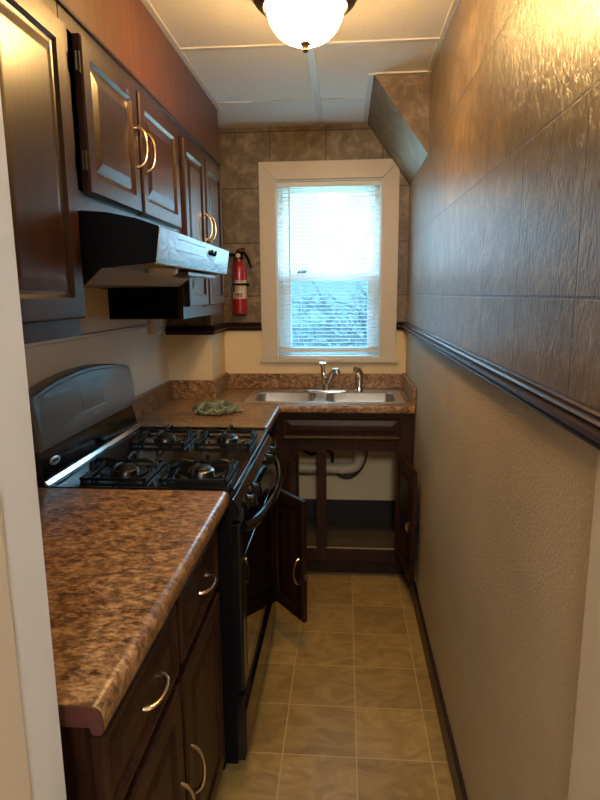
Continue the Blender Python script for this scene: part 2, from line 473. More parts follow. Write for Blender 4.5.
b.box(WX0 + .012, WX1 - .012, YB, YB + .15, WZ1 - .012, WZ1); b.box(WX0 + .012, WX1 - .012, YB, YB + .15, WZ0, WZ0 + .012)
b.box(WX0 + .012, WX0 + .04, YB + .05, YB + .15, WZ0 + .012, WZ1 - .012); b.box(WX1 - .04, WX1 - .012, YB + .05, YB + .15, WZ0 + .012, WZ1 - .012)
b.build('frame', M['vinyl'], w, .002)
def sash(y, z0, z1, mat):
    b = MB(); x0, x1 = WX0 + .04, WX1 - .04; px0, px1 = -.304, .128
    b.box(x0, px0, y, y + .03, z0, z1); b.box(px1, x1, y, y + .03, z0, z1)
    b.box(px0, px1, y, y + .03, z0, z0 + .042); b.box(px0, px1, y, y + .03, z1 - .042, z1)
    s = b.build('sash', M['vinyl'], w, .003)
    MB().box(px0 - .004, px1 + .004, y + .013, y + .017, z0 + .036, z1 - .036).build('pane', mat, s)
    return s
s2 = sash(YB + .105, 1.517, WZ1 - .012, M['glass'])
s1 = sash(YB + .065, WZ0 + .012, 1.558, M['screen'])
for x in (-.245, -.125):
    b = MB(); b.lathe([(.026, 1.557), (.026, 1.566), (.016, 1.575)], (x, YB + .08, 0), 2, 16)
    b.box(x - .004, x + .03, YB + .066, YB + .078, 1.566, 1.573)
    b.build('sash_lock', M['rubber'] if x < -.2 else M['vinyl'], w)

# blind
bl = thing('window_blind', (-.09, YB + .02, WZ0 + .02), 'white horizontal mini blind hanging lowered in the window', 'blind')
bx0, bx1, by = WX0 + .016, WX1 - .016, YB + .024
MB().box(bx0 - .002, bx1 + .002, by - .014, by + .014, 2.012, 2.037).build('headrail', M['slat'], bl, .002)
b = MB(); z = 1.150
while z < 2.008:
    pts = []
    for k in range(4):
        t = k / 3 - .5; yy = by + .0225 * t; zz = z - .07 * .0225 * t * 2 + .0016 * (1 - (2 * t) ** 2)
        pts.append((yy, zz))
    poly = pts + [(y_, z_ - .0005) for y_, z_ in pts[::-1]]
    b.prism(poly, 0, bx0, bx1); z += .0213
b.build('slats', M['slat'], bl)
MB().box(bx0, bx1, by - .012, by + .012, 1.118, 1.131).box(bx0, bx1, by - .0115, by + .0115, 1.133, 1.137).box(bx0, bx1, by - .0115, by + .0115, 1.139, 1.143).build('bottom_rail', M['slat'], bl, .001)
for x in (-.335, -.245, .065, .158):
    b = MB()
    for dy in (-.0125, .0125): b.tube([(x, by + dy, 1.12), (x, by + dy, 2.015)], .0007, 5)
    b.build('ladder_cord', M['cord'], bl)
MB().tube([(-.305, by - .018, 2.01), (-.305, by - .018, 1.50)], .0035, 6).build('tilt_wand', M['cord'], bl)

# ------------------------------------------------------------------ doors and pulls
def door(name, parent, w, h, t, mat, place, frame=.055, both=False):
    """raised-panel door: local x along width, z up, front faces -y. place: 4x4 to world. panel is a child"""
    def rect(i, d): return [(i, d, i), (w - i, d, i), (w - i, d, h - i), (i, d, h - i)]
    b = MB()
    f = frame; back = t
    L = [rect(.004, 0), rect(f - .008, 0), rect(f, .007), rect(f + .004, .0075)]
    front = [rect(0, t), rect(0, .004)] + L
    b.rings(front, False, False)
    if both:
        bb = [rect(0, t), rect(f - .008, t), rect(f, t - .005), rect(f + .004, t - .0055)]
        b.rings(bb, False, False)
        b.rings([rect(f + .004, t - .0055), rect(f + .004, .0075)], False, False)
    else: b.rings([rect(0, t)], True, False)
    b.xf(place)
    d = b.build(name, mat, parent)
    b = MB()
    P = [rect(f + .0035, .0075), rect(f + .007, .0075), rect(f + .030, .0015), rect(f + .034, .001)]
    if both: b.rings([rect(f + .0035, t - .0055), rect(f + .0035, .0075)] + P[1:], True, True)
    else: b.rings([rect(f + .0035, t - .002)] + P, True, True)
    b.xf(place)
    b.build('panel', mat, d)
    return d
def left_side(x, y, z): # doors on the left run: width along +y, front facing +x
    return Matrix.Translation((x, y, z)) @ Matrix(((0, -1, 0, 0), (1, 0, 0, 0), (0, 0, 1, 0), (0, 0, 0, 1)))
def pull(parent, mat, place, L=.10, out=.03, r=.0036, name='handle'):
    """bow pull along local z, standing off -y"""
    pts = []; R = []
    for k in range(13):
        a = PI * k / 12
        pts.append((0, -out * math.sin(a) ** .8 if 0 < k < 12 else 0, L / 2 * -math.cos(a))); R.append(r * (1.5 - .6 * math.sin(a)))
    b = MB().tube(pts, R, 8, True, 0, 1.3, (1, 0, 0)).xf(place)
    return b.build(name, mat, parent, 0, 2, True)
def hinge(parent, x, y, z):
    b = MB().tube([(x, y, z - .022), (x, y, z + .022)], .0045, 8); b.box(x - .004, x - .001, y - .012, y + .004, z - .02, z + .02)
    return b.build('hinge', M['hinge'], parent)

# ------------------------------------------------------------------ wall cabinets
def wall_cab(y0, y1, z0, z1, label):
    c = thing('wall_cabinet', (XL, (y0 + y1) / 2, z0), label, 'cabinet', 'wall cabinets along the left wall')
    b = MB(); x1 = XF
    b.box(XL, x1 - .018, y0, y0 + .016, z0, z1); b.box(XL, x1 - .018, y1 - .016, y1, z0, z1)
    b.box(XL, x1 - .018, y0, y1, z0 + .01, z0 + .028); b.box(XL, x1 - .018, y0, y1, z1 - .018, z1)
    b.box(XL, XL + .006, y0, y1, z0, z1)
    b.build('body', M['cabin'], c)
    b = MB(); s = .035
    b.box(x1 - .02, x1, y0, y0 + s, z0, z1); b.box(x1 - .02, x1, y1 - s, y1, z0, z1)
    b.box(x1 - .02, x1, y0 + s, y1 - s, z0, z0 + s + .01); b.box(x1 - .02, x1, y0 + s, y1 - s, z1 - s, z1)
    m = (y0 + y1) / 2
    b.box(x1 - .02, x1, m - .02, m + .02, z0 + s, z1 - s)
    b.build('face_frame', M['cab'], c)
    return c
XD = XF + .021                                  # outer face of overlay doors
c1 = wall_cab(.64, 1.322, 1.352, 2.058, 'nearest tall dark wood wall cabinet, cut off by the doorway')
d = door('door', c1, .32, .62, .02, M['cab'], left_side(XD, .655, 1.392))
d = door('door', c1, .345, .62, .02, M['cab'], left_side(XD, .965, 1.392))
c2 = wall_cab(1.326, 2.198, 1.638, 2.058, 'short dark wood wall cabinet above the range hood')
d = door('door', c2, .352, .342, .02, M['cab'], left_side(XD, 1.384, 1.680), .05)
pull(d, M['brass'], left_side(XD, 1.716, 1.858), .105)
hinge(d, XD - .006, 1.378, 1.96); hinge(d, XD - .006, 1.378, 1.75)
d = door('door', c2, .396, .342, .02, M['cab'], left_side(XD, 1.760, 1.680), .05)
pull(d, M['brass'], left_side(XD, 1.785, 1.858), .105)
c3 = wall_cab(2.202, 2.905, 1.352, 2.058, 'far tall dark wood wall cabinet beside the tiled chase')
d = door('door', c3, .318, .615, .02, M['cab'], left_side(XD, 2.226, 1.398), .05)
pull(d, M['brass'], left_side(XD, 2.520, 1.725), .105)
hinge(d, XD - .006, 2.221, 1.93)
d = door('door', c3, .318, .615, .02, M['cab'], left_side(XD, 2.566, 1.398), .05)
pull(d, M['brass'], left_side(XD, 2.592, 1.725), .105)

# ------------------------------------------------------------------ range hood
h = thing('range_hood', (XL, 1.77, 1.47), 'black and silver range hood under the short wall cabinet', 'range hood')
HY0, HY1 = 1.350, 2.160
side = [(XL, 1.636), (-.60, 1.636), (-.55, 1.632), (-.48, 1.618), (-.428, 1.600), (-.425, 1.597), (-.436, 1.518), (-.57, 1.506), (-.612, 1.468), (XL, 1.468)]
for a, c in ((HY0, HY0 + .006), (HY1 - .006, HY1)):
    MB().prism(side, 1, a, c).build('side_panel', M['blackm'], h)
b = MB()
top = side[:6]
poly = top + [(x, z - .005) for x, z in top[::-1]]
b.prism(poly, 1, HY0 + .006, HY1 - .006); b.build('top_panel', M['blackm'], h)
b = MB(); b.prism([(-.426, 1.600), (-.4235, 1.598), (-.4345, 1.517), (-.442, 1.514), (-.442, 1.522), (-.4385, 1.525), (-.430, 1.595)], 1, HY0, HY1 + .001)
fp = b.build('front_panel', M['hoodfront'], h, .0015)
b = MB(); b.prism([(-.442, 1.522), (-.442, 1.518), (-.572, 1.510), (-.572, 1.514)], 1, HY0 + .006, HY1 - .006); b.build('lower_lip', M['under'], h)
b = MB(); b.prism([(-.57, 1.512), (-.57, 1.506), (-.612, 1.472), (XL, 1.470), (XL, 1.476), (-.61, 1.478)], 1, HY0 + .006, HY1 - .006); b.build('underside', M['under'], h)
b = MB(); b.lathe([(.04, 0), (.038, -.012), (.025, -.02)], (0, 0, 0), 2, 20); b.xf(Matrix.Translation((-.50, 1.60, 1.514)) @ Matrix.Scale(1.6, 4, (0, 1, 0)))
b.build('lamp_lens', M['lens'], h, 0, 2, True)
MB().box(-.56, -.46, 1.72, 2.08, 1.500, 1.511).build('grease_filter', M['alu'], h, .002)
def on_front(y, zc): # matrix: local z out of the front panel
    f = (1.598 - zc) / .081
    x = -.4235 - .011 * f
    return Matrix.Translation((x, y, zc)) @ Matrix.Rotation(PI / 2 + .13, 4, 'Y')
b = MB(); b.lathe([(.022, -.001), (.022, .0008), (.020, .0012)], n=28); b.xf(on_front(1.89, 1.572) @ Matrix.Scale(2.7, 4, (0, 1, 0)))
b.build('control_plate', M['hoodfront'], h, 0, 2, True)
for y in (1.865, 1.915):
    b = MB(); b.lathe([(.007, 0), (.007, .004), (.0055, .008)], n=14); b.box(-.011, .002, -.002, .002, .003, .010); b.xf(on_front(y, 1.572)); b.build('knob', M['blackm'], h)
b = MB()
for z_ in (1.583, 1.555): b.xf(Matrix()); b.box(-.4285 - (1.598 - z_) * .136 + .004, -.4225 - (1.598 - z_) * .136 + .0002, 1.50, 1.80, z_, z_ + .0015)
b.build('groove_line', M['under'], h)

# ------------------------------------------------------------------ near base cabinet and worktop
XK = -.337                                       # base cabinet outer faces
nb = thing('base_cabinet', (-.62, 1.07, 0), 'near dark wood base cabinet with two drawers above two doors', 'cabinet', 'dark wood base cabinets')
b = MB(); xf = XK - .021
b.box(XL, xf - .02, .69, .706, .0, .875); b.box(XL, xf - .02, 1.476, 1.492, 0, .875)
b.box(XL, xf - .02, .69, 1.492, .1, .118); b.box(XL, XL + .006, .69, 1.492, 0, .875)
b.box(xf - .075, xf - .06, .69, 1.492, 0, .1)
b.build('body', M['cab_low'], nb)
b = MB()
b.box(xf - .02, xf, .685, .72, .1, .875); b.box(xf - .02, xf, 1.437, 1.492, .1, .875); b.box(xf - .02, xf, 1.045, 1.10, .1, .875)
for ya, yb in ((.72, 1.045), (1.10, 1.437)):
    b.box(xf - .02, xf, ya, yb, .1, .13); b.box(xf - .02, xf, ya, yb, .645, .68); b.box(xf - .02, xf, ya, yb, .82, .875)
b.build('face_frame', M['cab_low'], nb)
for y0, y1 in ((.70, 1.062), (1.088, 1.447)):
    d = door('drawer', nb, y1 - y0, .155, .02, M['cab_low'], left_side(XK, y0, .672), .022)
    b = Matrix.Translation((XK + .001, (y0 + y1) / 2 + .012, .756)) @ Matrix.Rotation(PI / 2, 4, 'X') @ Matrix(((0, -1, 0, 0), (1, 0, 0, 0), (0, 0, 1, 0), (0, 0, 0, 1)))
    pull(d, M['nickel'], b, .088, .024, .0036)
d = door('door', nb, .362, .525, .02, M['cab_low'], left_side(XK, .70, .118), .055)
pull(d, M['nickel'], left_side(XK, 1.030, .375), .115, .028)
d = door('door', nb, .359, .525, .02, M['cab_low'], left_side(XK, 1.088, .118), .055)
pull(d, M['nickel'], left_side(XK, 1.112, .395), .115, .028)

def nose(x, z):     # rounded worktop front, profile in x,z
    return [(XL, z), (x - .018, z), (x - .008, z - .002), (x - .002, z - .008), (x, z - .016), (x, z - .036), (x - .004, z - .041), (x - .014, z - .041), (x - .018, z - .034), (x - .018, z - .030), (XL, z - .030)]
wt = thing('worktop', (-.6, 1.07, .876), 'brown granite-patterned worktop nearest the doorway', 'worktop', 'brown laminate worktops')
b = MB().prism(nose(-.313, .914), 1, .653, 1.497); b.build('slab', M['lam'], wt, 0, 2, True)
re = MB().prism(nose(-.3135, .9135), 1, .650, .654).build('raw_edge', M['raw'], wt)
re['label'] = 'bare dark maroon end of the worktop'
# ------------------------------------------------------------------ far L worktop with splashbacks
def slab_cells(xs, ys, keep, z0, z1):
    b = MB(); V = {}
    def v(i, j, z):
        if (i, j, z) not in V: V[(i, j, z)] = b.bm.verts.new((xs[i], ys[j], z))
        return V[(i, j, z)]
    nx, ny = len(xs) - 1, len(ys) - 1
    K = lambda i, j: 0 <= i < nx and 0 <= j < ny and keep(i, j)
    for i in range(nx):
        for j in range(ny):
            if not K(i, j): continue
            b.face([v(i, j, z1), v(i + 1, j, z1), v(i + 1, j + 1, z1), v(i, j + 1, z1)])
            b.face([v(i, j, z0), v(i, j + 1, z0), v(i + 1, j + 1, z0), v(i + 1, j, z0)])
            for (di, dj, a, c) in ((-1, 0, (0, 0), (0, 1)), (1, 0, (1, 0), (1, 1)), (0, -1, (0, 0), (1, 0)), (0, 1, (0, 1), (1, 1))):
                if not K(i + di, j + dj):
                    b.face([v(i + a[0], j + a[1], z0), v(i + c[0], j + c[1], z0), v(i + c[0], j + c[1], z1), v(i + a[0], j + a[1], z1)])
    return b
XE = XR - .004
ct = thing('worktop', (-.3, 2.95, .876), 'brown granite-patterned L-shaped worktop around the sink', 'worktop', 'brown laminate worktops')
xs = [XL, CX, -.485, -.310, .283, XE]; ys = [2.262, 2.733, 2.80, CY, 3.155, YB]
def keep(i, j):
    if i == 0 and j >= 3: return False
    if i >= 3 and j == 0: return False
    if i in (2, 3) and j in (2, 3): return False
    return True
slab_cells(xs, ys, keep, .876, .914).build('slab', M['lam'], ct, .009, 3, True)
for bx in ((XL, XL + .018, 2.285, CY, .914, 1.008), (XL + .018, CX + .0, CY - .018, CY, .914, 1.008), (CX, CX + .018, CY - .018, YB - .018, .914, 1.008),
           (CX, XE, YB - .018, YB, .914, .998), (XE - .018, XE, 2.74, YB - .018, .914, 1.006)):
    MB().box(*bx).build('splashback', M['lam'], ct, .003)

# ------------------------------------------------------------------ stove
st = thing('gas_stove', (-.6, 1.88, 0), 'black four-burner gas stove between the brown worktops', 'stove')
SY0, SY1 = 1.503, 2.257
b = MB(); b.box(-.885, -.312, SY0, SY1, .05, .895); b.box(-.85, -.36, SY0 + .03, SY1 - .03, 0, .05); b.build('body', M['blackm'], st, .004)
b = MB(); b.box(-.885, -.300, SY0 - .002, SY1 + .002, .893, .912)
b.box(-.885, -.300, SY0 - .002, SY0 + .012, .912, .917); b.box(-.885, -.300, SY1 - .012, SY1 + .002, .912, .917); b.box(-.314, -.300, SY0 - .002, SY1 + .002, .912, .917)
b.build('cooktop', M['black'], st, .004, 3)
MB().prism([(-.335, .893), (-.302, .893), (-.282, .865), (-.278, .822), (-.335, .822)], 1, SY0 + .001, SY1 - .001).build('control_panel', M['black'], st, .005, 3)
for y in (1.585, 1.69, 2.02, 2.125):
    b = MB(); b.lathe([(.022, 0), (.022, .006), (.0175, .010), (.0155, .024), (.013, .027)], n=20); b.box(-.016, .016, -.004, .004, .02, .031)
    b.xf(Matrix.Translation((-.281, y, .852)) @ Matrix.Rotation(PI / 2 - .2, 4, 'Y')); b.build('knob', M['black'], st, 0, 2, True)
b = MB(); b.box(-.335, -.286, SY0 + .004, SY1 - .004, .292, .815)
od = b.build('oven_door', M['black'], st, .008, 3)
MB().box(-.287, -.2845, SY0 + .055, SY1 - .055, .345, .70).build('window_pane', M['ovenglass'], od, .001)
pts = []
for k in range(17):
    t = k / 16; s_ = math.sin(PI * t) ** .6 if 0 < k < 16 else 0
    pts.append((-.280 + .052 * s_, SY0 + .03 + (SY1 - SY0 - .06) * t, .795 - .012 * s_))
MB().tube(pts, .011, 10, True, 0, 1.5, (1, 0, 0)).build('handle', M['black'], od, 0, 2, True)
b = MB(); b.prism([(-.335, .06), (-.291, .06), (-.284, .09), (-.284, .225), (-.296, .238), (-.291, .262), (-.287, .280), (-.335, .280)], 1, SY0 + .004, SY1 - .004)
b.build('drawer', M['black'], st, .003)
# backguard
P0 = (-.868, .915)
b = MB(); b.prism([(-.885, .912), (-.838, .912), (-.842, .935), (-.862, 1.04), (-.885, 1.05)], 1, SY0 + .002, SY1 - .002)
b.build('lower_backguard', M['black'], st, .003)
b = MB(); b.prism([(-.842, .912), (-.830, .912), (-.828, .917), (-.838, .929), (-.842, .929)], 1, SY0 + .004, SY1 - .004); b.build('trim_strip', M['chrome'], st, .002)
# upper panel: arched top, leaning back
ny = 24; loops = []
def bgx(z): return -.836 - (z - 1.0) * .16
A, B = [], []
for k in range(ny + 1):
    t = k / ny; y = SY0 - .002 + (SY1 - SY0 + .004) * t
    zt = 1.165 + .040 * (1 - (2 * t - 1) ** 2)
    A.append((y, zt))
def ring_at(dx, dz0, dz1, inset):
    r = []
    for y, zt in A:
        yy = min(max(y, SY0 + inset), SY1 - inset); zz = zt - dz1
        r.append((bgx(zz) + dx, yy, zz))
    lo = 1.015 + dz0
    r += [(bgx(lo) + dx, SY1 - inset + .0, lo), (bgx(lo) + dx, SY0 + inset, lo)]
    return r
b = MB(); b.rings([ring_at(-.045, 0, 0, -.002), ring_at(-.004, 0, 0, -.002), ring_at(0, .004, .004, .003), ring_at(.0, .012, .014, .012), ring_at(.002, .014, .016, .014)])
b.build('control_backguard', M['panelsheen'], st, 0, 2, True)
def bg(y, z): return Vector((bgx(z) + .0022, y, z))
b = MB(); q = [(1.80, 1.072), (1.965, 1.072), (1.965, 1.166), (1.80, 1.166)]
b.rings([[tuple(bg(y, z) + Vector((o, 0, 0))) for y, z in q] for o in (-.003, .0008)]); dp = b.build('display', M['dispglass'], st)
b = MB(); q = [(1.800, 1.0705), (1.965, 1.0705), (1.965, 1.0725), (1.800, 1.0725)]
b.rings([[tuple(bg(y, z) + Vector((o, 0, 0))) for y, z in q] for o in (-.002, .0016)]); b.build('display_bezel', M['emblem'], dp)
b = MB()
for k in range(6):
    y = 1.862 + k * .0075; hgt = .0085 if k in (0, 3) else .005
    q = [(y, 1.048), (y + .005, 1.048), (y + .005, 1.048 + hgt), (y, 1.048 + hgt)]
    b.rings([[tuple(bg(yy, z) + Vector((o, 0, 0))) for yy, z in q] for o in (-.002, .0008)])
b.build('nameplate', M['emblem'], st)
# oval emblem on the lower backguard
def lb(z): return -.842 - (z - .935) * .19
em = MB(); em.lathe([(.012, -.001), (.012, .002), (.0105, .003)], n=28)
em.xf(Matrix.Translation((lb(.968), 1.588, .968)) @ Matrix.Rotation(PI / 2 - .19, 4, 'Y') @ Matrix.Scale(2.5, 4, (0, 1, 0)))
eo = em.build('emblem', M['emblem'], st, 0, 2, True)
b = MB()
for k in range(5):
    b.box(-.0055, .004 + .001 * (k % 2), -.017 + k * .007, -.013 + k * .007, .0028, .0036)
    b.box(-.001, .001, -.017 + k * .007, -.011 + k * .007, .0028, .0036)
b.xf(Matrix.Translation((lb(.968), 1.588, .968)) @ Matrix.Rotation(PI / 2 - .19, 4, 'Y')); b.build('lettering', M['ink'], eo)
# burners and grates
for (x, y) in ((-.665, 1.655), (-.43, 1.655), (-.665, 2.055), (-.43, 2.055)):
    b = MB(); b.lathe([(.072, .9125), (.070, .9165), (.050, .914), (.043, .914)], (x, y, 0), 2, 32); dr = b.build('drip_ring', M['black'], st, 0, 2, True)
    b = MB(); b.lathe([(.040, .913), (.040, .924), (.034, .928), (.020, .928)], (x, y, 0), 2, 28); bu = b.build('burner', M['alu'], st, 0, 2, True)
    b = MB(); b.lathe([(.031, .927), (.031, .932), (.027, .935)], (x, y, 0), 2, 28); b.build('burner_cap', M['iron'], bu, 0, 2, True)
    g = MB(); s_ = .098; z0 = .917
    g.box(x - s_, x + s_, y - s_, y - s_ + .007, z0, z0 + .009); g.box(x - s_, x + s_, y + s_ - .007, y + s_, z0, z0 + .009)
    g.box(x - s_, x - s_ + .007, y - s_, y + s_, z0, z0 + .009); g.box(x + s_ - .007, x + s_, y - s_, y + s_, z0, z0 + .009)
    for (dx, dy) in ((1, 0), (-1, 0), (0, 1), (0, -1)):
        q = [(s_ - .004, z0 + .004), (s_ - .004, z0 + .022), (s_ - .014, z0 + .034), (s_ - .04, z0 + .037), (.022, z0 + .031)]
        g.tube([(x + dx * r_, y + dy * r_, zz) for r_, zz in q], .0048, 6, True, 4)
        e = .034
        px, py = x + dx * (s_ - .004), y + dy * (s_ - .004)
        # broad upright ears on two sides carry the pan
        if dx:
            g.prism([(py - e, z0), (py + e, z0), (py + e * .75, z0 + .036), (py + e * .4, z0 + .030), (py - e * .4, z0 + .030), (py - e * .75, z0 + .036)], 0, px - .003, px + .003)
    for (dx, dy) in ((1, 1), (-1, 1), (1, -1), (-1, -1)):
        g.tube([(x + dx * (s_ - .006), y + dy * (s_ - .006), .912), (x + dx * (s_ - .006), y + dy * (s_ - .006), z0 + .006)], .006, 8)
    g.build('grate', M['iron'], st)

# ------------------------------------------------------------------ corner base cabinet with open door
cc = thing('base_cabinet', (-.62, 2.5, 0), 'dark corner base cabinet past the stove, door swung open', 'cabinet', 'dark wood base cabinets')
b = MB()
b.box(XL, xf - .02, 2.265, 2.281, 0, .875); b.box(XL, xf - .02, 2.265, 2.90, .1, .118); b.box(XL, XL + .006, 2.265, 2.92, 0, .875)
b.box(xf - .075, xf - .06, 2.265, 2.77, 0, .1); b.build('body', M['cab_low'], cc)
b = MB()
b.box(xf - .02, xf, 2.265, 2.31, .1, .875); b.box(xf - .02, xf, 2.70, 2.768, .1, .875); b.box(xf - .02, xf, 2.31, 2.70, .1, .14)
b.box(xf - .02, xf, 2.31, 2.70, .655, .70); b.box(xf - .02, xf, 2.31, 2.70, .82, .875); b.build('face_frame', M['cab_low'], cc)
d = door('drawer', cc, .42, .15, .02, M['cab_low'], left_side(XK, 2.295, .685), .022)
def swing(hx, hy, z, tox, toy, flip):
    """door whose local x runs from the hinge to (tox,toy); front face is to the right of that run when flip"""
    a = math.atan2(toy - hy, tox - hx)
    return Matrix.Translation((hx, hy, z)) @ Matrix.Rotation(a, 4, 'Z')
mt = swing(-.308, 2.298, .150, -.152, 2.105, False)
# front (with the pull) looks back to the camera: local -y of a run heading (+x,-y) points to (-x,-y)
d = door('door', cc, .238, .508, .019, M['cab_low'], mt, .05, True)
pull(d, M['nickel'], mt @ Matrix.Translation((.212, 0, .21)), .10, .026)
hinge(d, -.316, 2.306, .25); hinge(d, -.316, 2.306, .57)
b = MB().box(.2385, .250, .004, .016, .185, .215).xf(mt); b.build('latch', M['nickel'], d)

# ------------------------------------------------------------------ sink base cabinet
sc = thing('sink_cabinet', (.0, 3.0, 0), 'dark open sink cabinet under the window with pipes inside', 'cabinet', 'dark wood base cabinets')
SF = 2.772
b = MB()
b.box(-.32, XE, SF + .02, YB - .015, .10, .118); b.box(XE - .016, XE, SF + .02, YB - .015, 0, .875)
b.build('body', M['cabfloor'], sc)
MB().box(-.32, XE - .016, SF + .012, SF + .022, .10, .1505 + .016).build('floor_lip', M['lip'], sc)
MB().box(-.33, XE, SF + .075, SF + .09, 0, .1).build('toe_kick', M['cab_low'], sc)
b = MB()
b.box(-.335, -.234, SF, SF + .02, .1, .875); b.box(.256, XE, SF, SF + .02, .1, .875)
b.box(-.234, .256, SF, SF + .02, .1, .165); b.box(-.234, .256, SF, SF + .02, .682, .875)
b.build('face_frame', M['cab_low'], sc, .0015)
MB().box(-.137, -.087, SF - .002, SF + .02, .165, .682).build('centre_stile', M['cab_low'], sc, .002)
flat = lambda x, y, z: Matrix.Translation((x, y, z))
d = door('drawer_front', sc, .585, .118, .02, M['cab_low'], flat(-.306, SF - .021, .742), .016)
# right door: hinged on the right stile, swung towards the right wall; we see its inside
hx, hy, tx, ty = .258, SF - .004, .300, 2.462
def swing_in(hx, hy, z, tx, ty, w_):
    # local x from the free edge to the hinge so that local -y faces the kitchen aisle
    a = math.atan2(hy - ty, hx - tx)
    return Matrix.Translation((tx, ty, z)) @ Matrix.Rotation(a, 4, 'Z')
wd = math.hypot(tx - hx, ty - hy)
def swing_face(hx, hy, z, tx, ty):
    a = math.atan2(ty - hy, tx - hx)
    return Matrix.Translation((hx, hy, z)) @ Matrix.Rotation(a, 4, 'Z')
mr = swing_face(hx, hy, .140, tx, ty)
d = door('door', sc, wd, .535, .019, M['cab_low'], mr, .045, True)
pull(d, M['rubber'], mr @ Matrix.Translation((wd - .03, .019, .27)) @ Matrix.Rotation(PI, 4, 'Z'), .09, .016)
b = MB().box(wd - .06, wd - .035, -.012, .0, .24, .285).box(wd - .053, wd - .042, -.017, -.01, .25, .275).xf(mr); b.build('latch', M['brass'], d, .002)
# left door: narrow, swung out
ml = swing_face(-.240, SF - .006, .150, -.268, SF - .150)
d = door('door', sc, .147, .520, .018, M['cab_low'], ml, .03, True)
# ------------------------------------------------------------------ sink
def rrect(x0, x1, y0, y1, r, z, n=6):
    out = []
    for cx, cy, a0 in ((x1 - r, y1 - r, 0), (x0 + r, y1 - r, PI / 2), (x0 + r, y0 + r, PI), (x1 - r, y0 + r, 1.5 * PI)):
        for k in range(n + 1):
            a = a0 + PI / 2 * k / n; out.append((cx + r * math.cos(a), cy + r * math.sin(a), z))
    return out
sk = thing('sink', (-.1, 2.98, .914), 'stainless steel double-bowl sink under the window', 'sink')
RX0, RX1, RY0, RY1 = -.502, .300, 2.783, 3.185
bowls = [(-.462, -.150, 2.822, 3.098), (-.095, .258, 2.822, 3.098)]
# rim: flat deck with two holes built by strips
b = MB(); zr = .9185
bxs = [RX0 + .01, bowls[0][0] + .03, bowls[0][1] - .03, bowls[1][0] + .03, bowls[1][1] - .03, RX1 - .01]
outer = rrect(RX0, RX1, RY0, RY1, .03, .9145); outer2 = rrect(RX0 + .004, RX1 - .004, RY0 + .004, RY1 - .004, .028, zr)
bm = b.bm
o1 = b.verts(outer); o2 = b.verts(outer2); n = len(o1)
for k in range(n): b.face([o1[k], o1[(k + 1) % n], o2[(k + 1) % n], o2[k]])
edges = []
for k in range(n): edges.append(bm.edges.get((o2[k], o2[(k + 1) % n])))
for (x0, x1, y0, y1) in bowls:
    hl = b.verts(rrect(x0, x1, y0, y1, .045, zr))
    for k in range(len(hl)): edges.append(bm.edges.new((hl[k], hl[(k + 1) % len(hl)])))
bmesh.ops.triangle_fill(bm, use_beauty=True, use_dissolve=False, edges=edges)
b.build('rim', M['steel'], sk, 0, 2, False)
for (x0, x1, y0, y1) in bowls:
    L = [rrect(x0, x1, y0, y1, .045, zr), rrect(x0 + .004, x1 - .004, y0 + .004, y1 - .004, .043, zr - .004), rrect(x0 + .010, x1 - .010, y0 + .010, y1 - .010, .042, zr - .12),
         rrect(x0 + .022, x1 - .022, y0 + .022, y1 - .022, .04, zr - .148), rrect(x0 + .05, x1 - .05, y0 + .05, y1 - .05, .03, zr - .156)]
    bo = MB().rings(L, False, True).build('bowl', M['steel'], sk, 0, 2, True)
    cx, cy = (x0 + x1) / 2, (y0 + y1) / 2 + .02
    MB().lathe([(.04, zr - .1555), (.04, zr - .153), (.03, zr - .154), (.028, zr - .178)], (cx, cy, 0), 2, 24).build('drain', M['chrome'], bo, 0, 2, True)
# faucet
fx, fy, fz = -.098, 3.142, .919
fa = thing('faucet', (fx, fy, fz), 'chrome single-lever kitchen faucet at the back of the sink', 'faucet')
L = [rrect(fx - .125, fx + .125, fy - .027, fy + .027, .0265, fz), rrect(fx - .125, fx + .125, fy - .027, fy + .027, .0265, fz + .006), rrect(fx - .118, fx + .118, fy - .020, fy + .020, .0195, fz + .010)]
MB().rings(L).build('deck_plate', M['chrome'], fa, 0, 2, True)
MB().lathe([(.026, fz + .009), (.024, fz + .03), (.022, fz + .062), (.016, fz + .075)], (fx, fy, 0), 2, 24).build('body', M['chrome'], fa, 0, 2, True)
MB().tube([(fx + .004, fy - .008, fz + .045), (fx + .016, fy - .035, fz + .075), (fx + .030, fy - .075, fz + .108), (fx + .045, fy - .105, fz + .124), (fx + .058, fy - .120, fz + .122), (fx + .060, fy - .122, fz + .108)], [.017, .016, .015, .015, .018, .018], 12, True, 5).build('spout', M['chrome'], fa, 0, 2, True)
MB().tube([(fx - .008, fy, fz + .070), (fx - .016, fy + .004, fz + .10), (fx - .020, fy + .006, fz + .14), (fx - .020, fy + .004, fz + .155)], [.016, .012, .014, .018], 12, True, 5).build('lever', M['chrome'], fa, 0, 2, True)
sx = .080
sp = thing('sink_sprayer', (sx, fy, fz), 'chrome side sprayer on the sink deck right of the faucet', 'sprayer')
MB().lathe([(.022, fz), (.022, fz + .006), (.016, fz + .02), (.014, fz + .04)], (sx, fy, 0), 2, 20).build('base', M['chrome'], sp, 0, 2, True)
MB().tube([(sx, fy, fz + .035), (sx + .002, fy, fz + .07), (sx + .002, fy - .004, fz + .095), (sx - .008, fy - .018, fz + .118), (sx - .022, fy - .036, fz + .124)], [.015, .018, .021, .019, .016], 12, True, 5).build('spray_head', M['chrome'], sp, 0, 2, True)
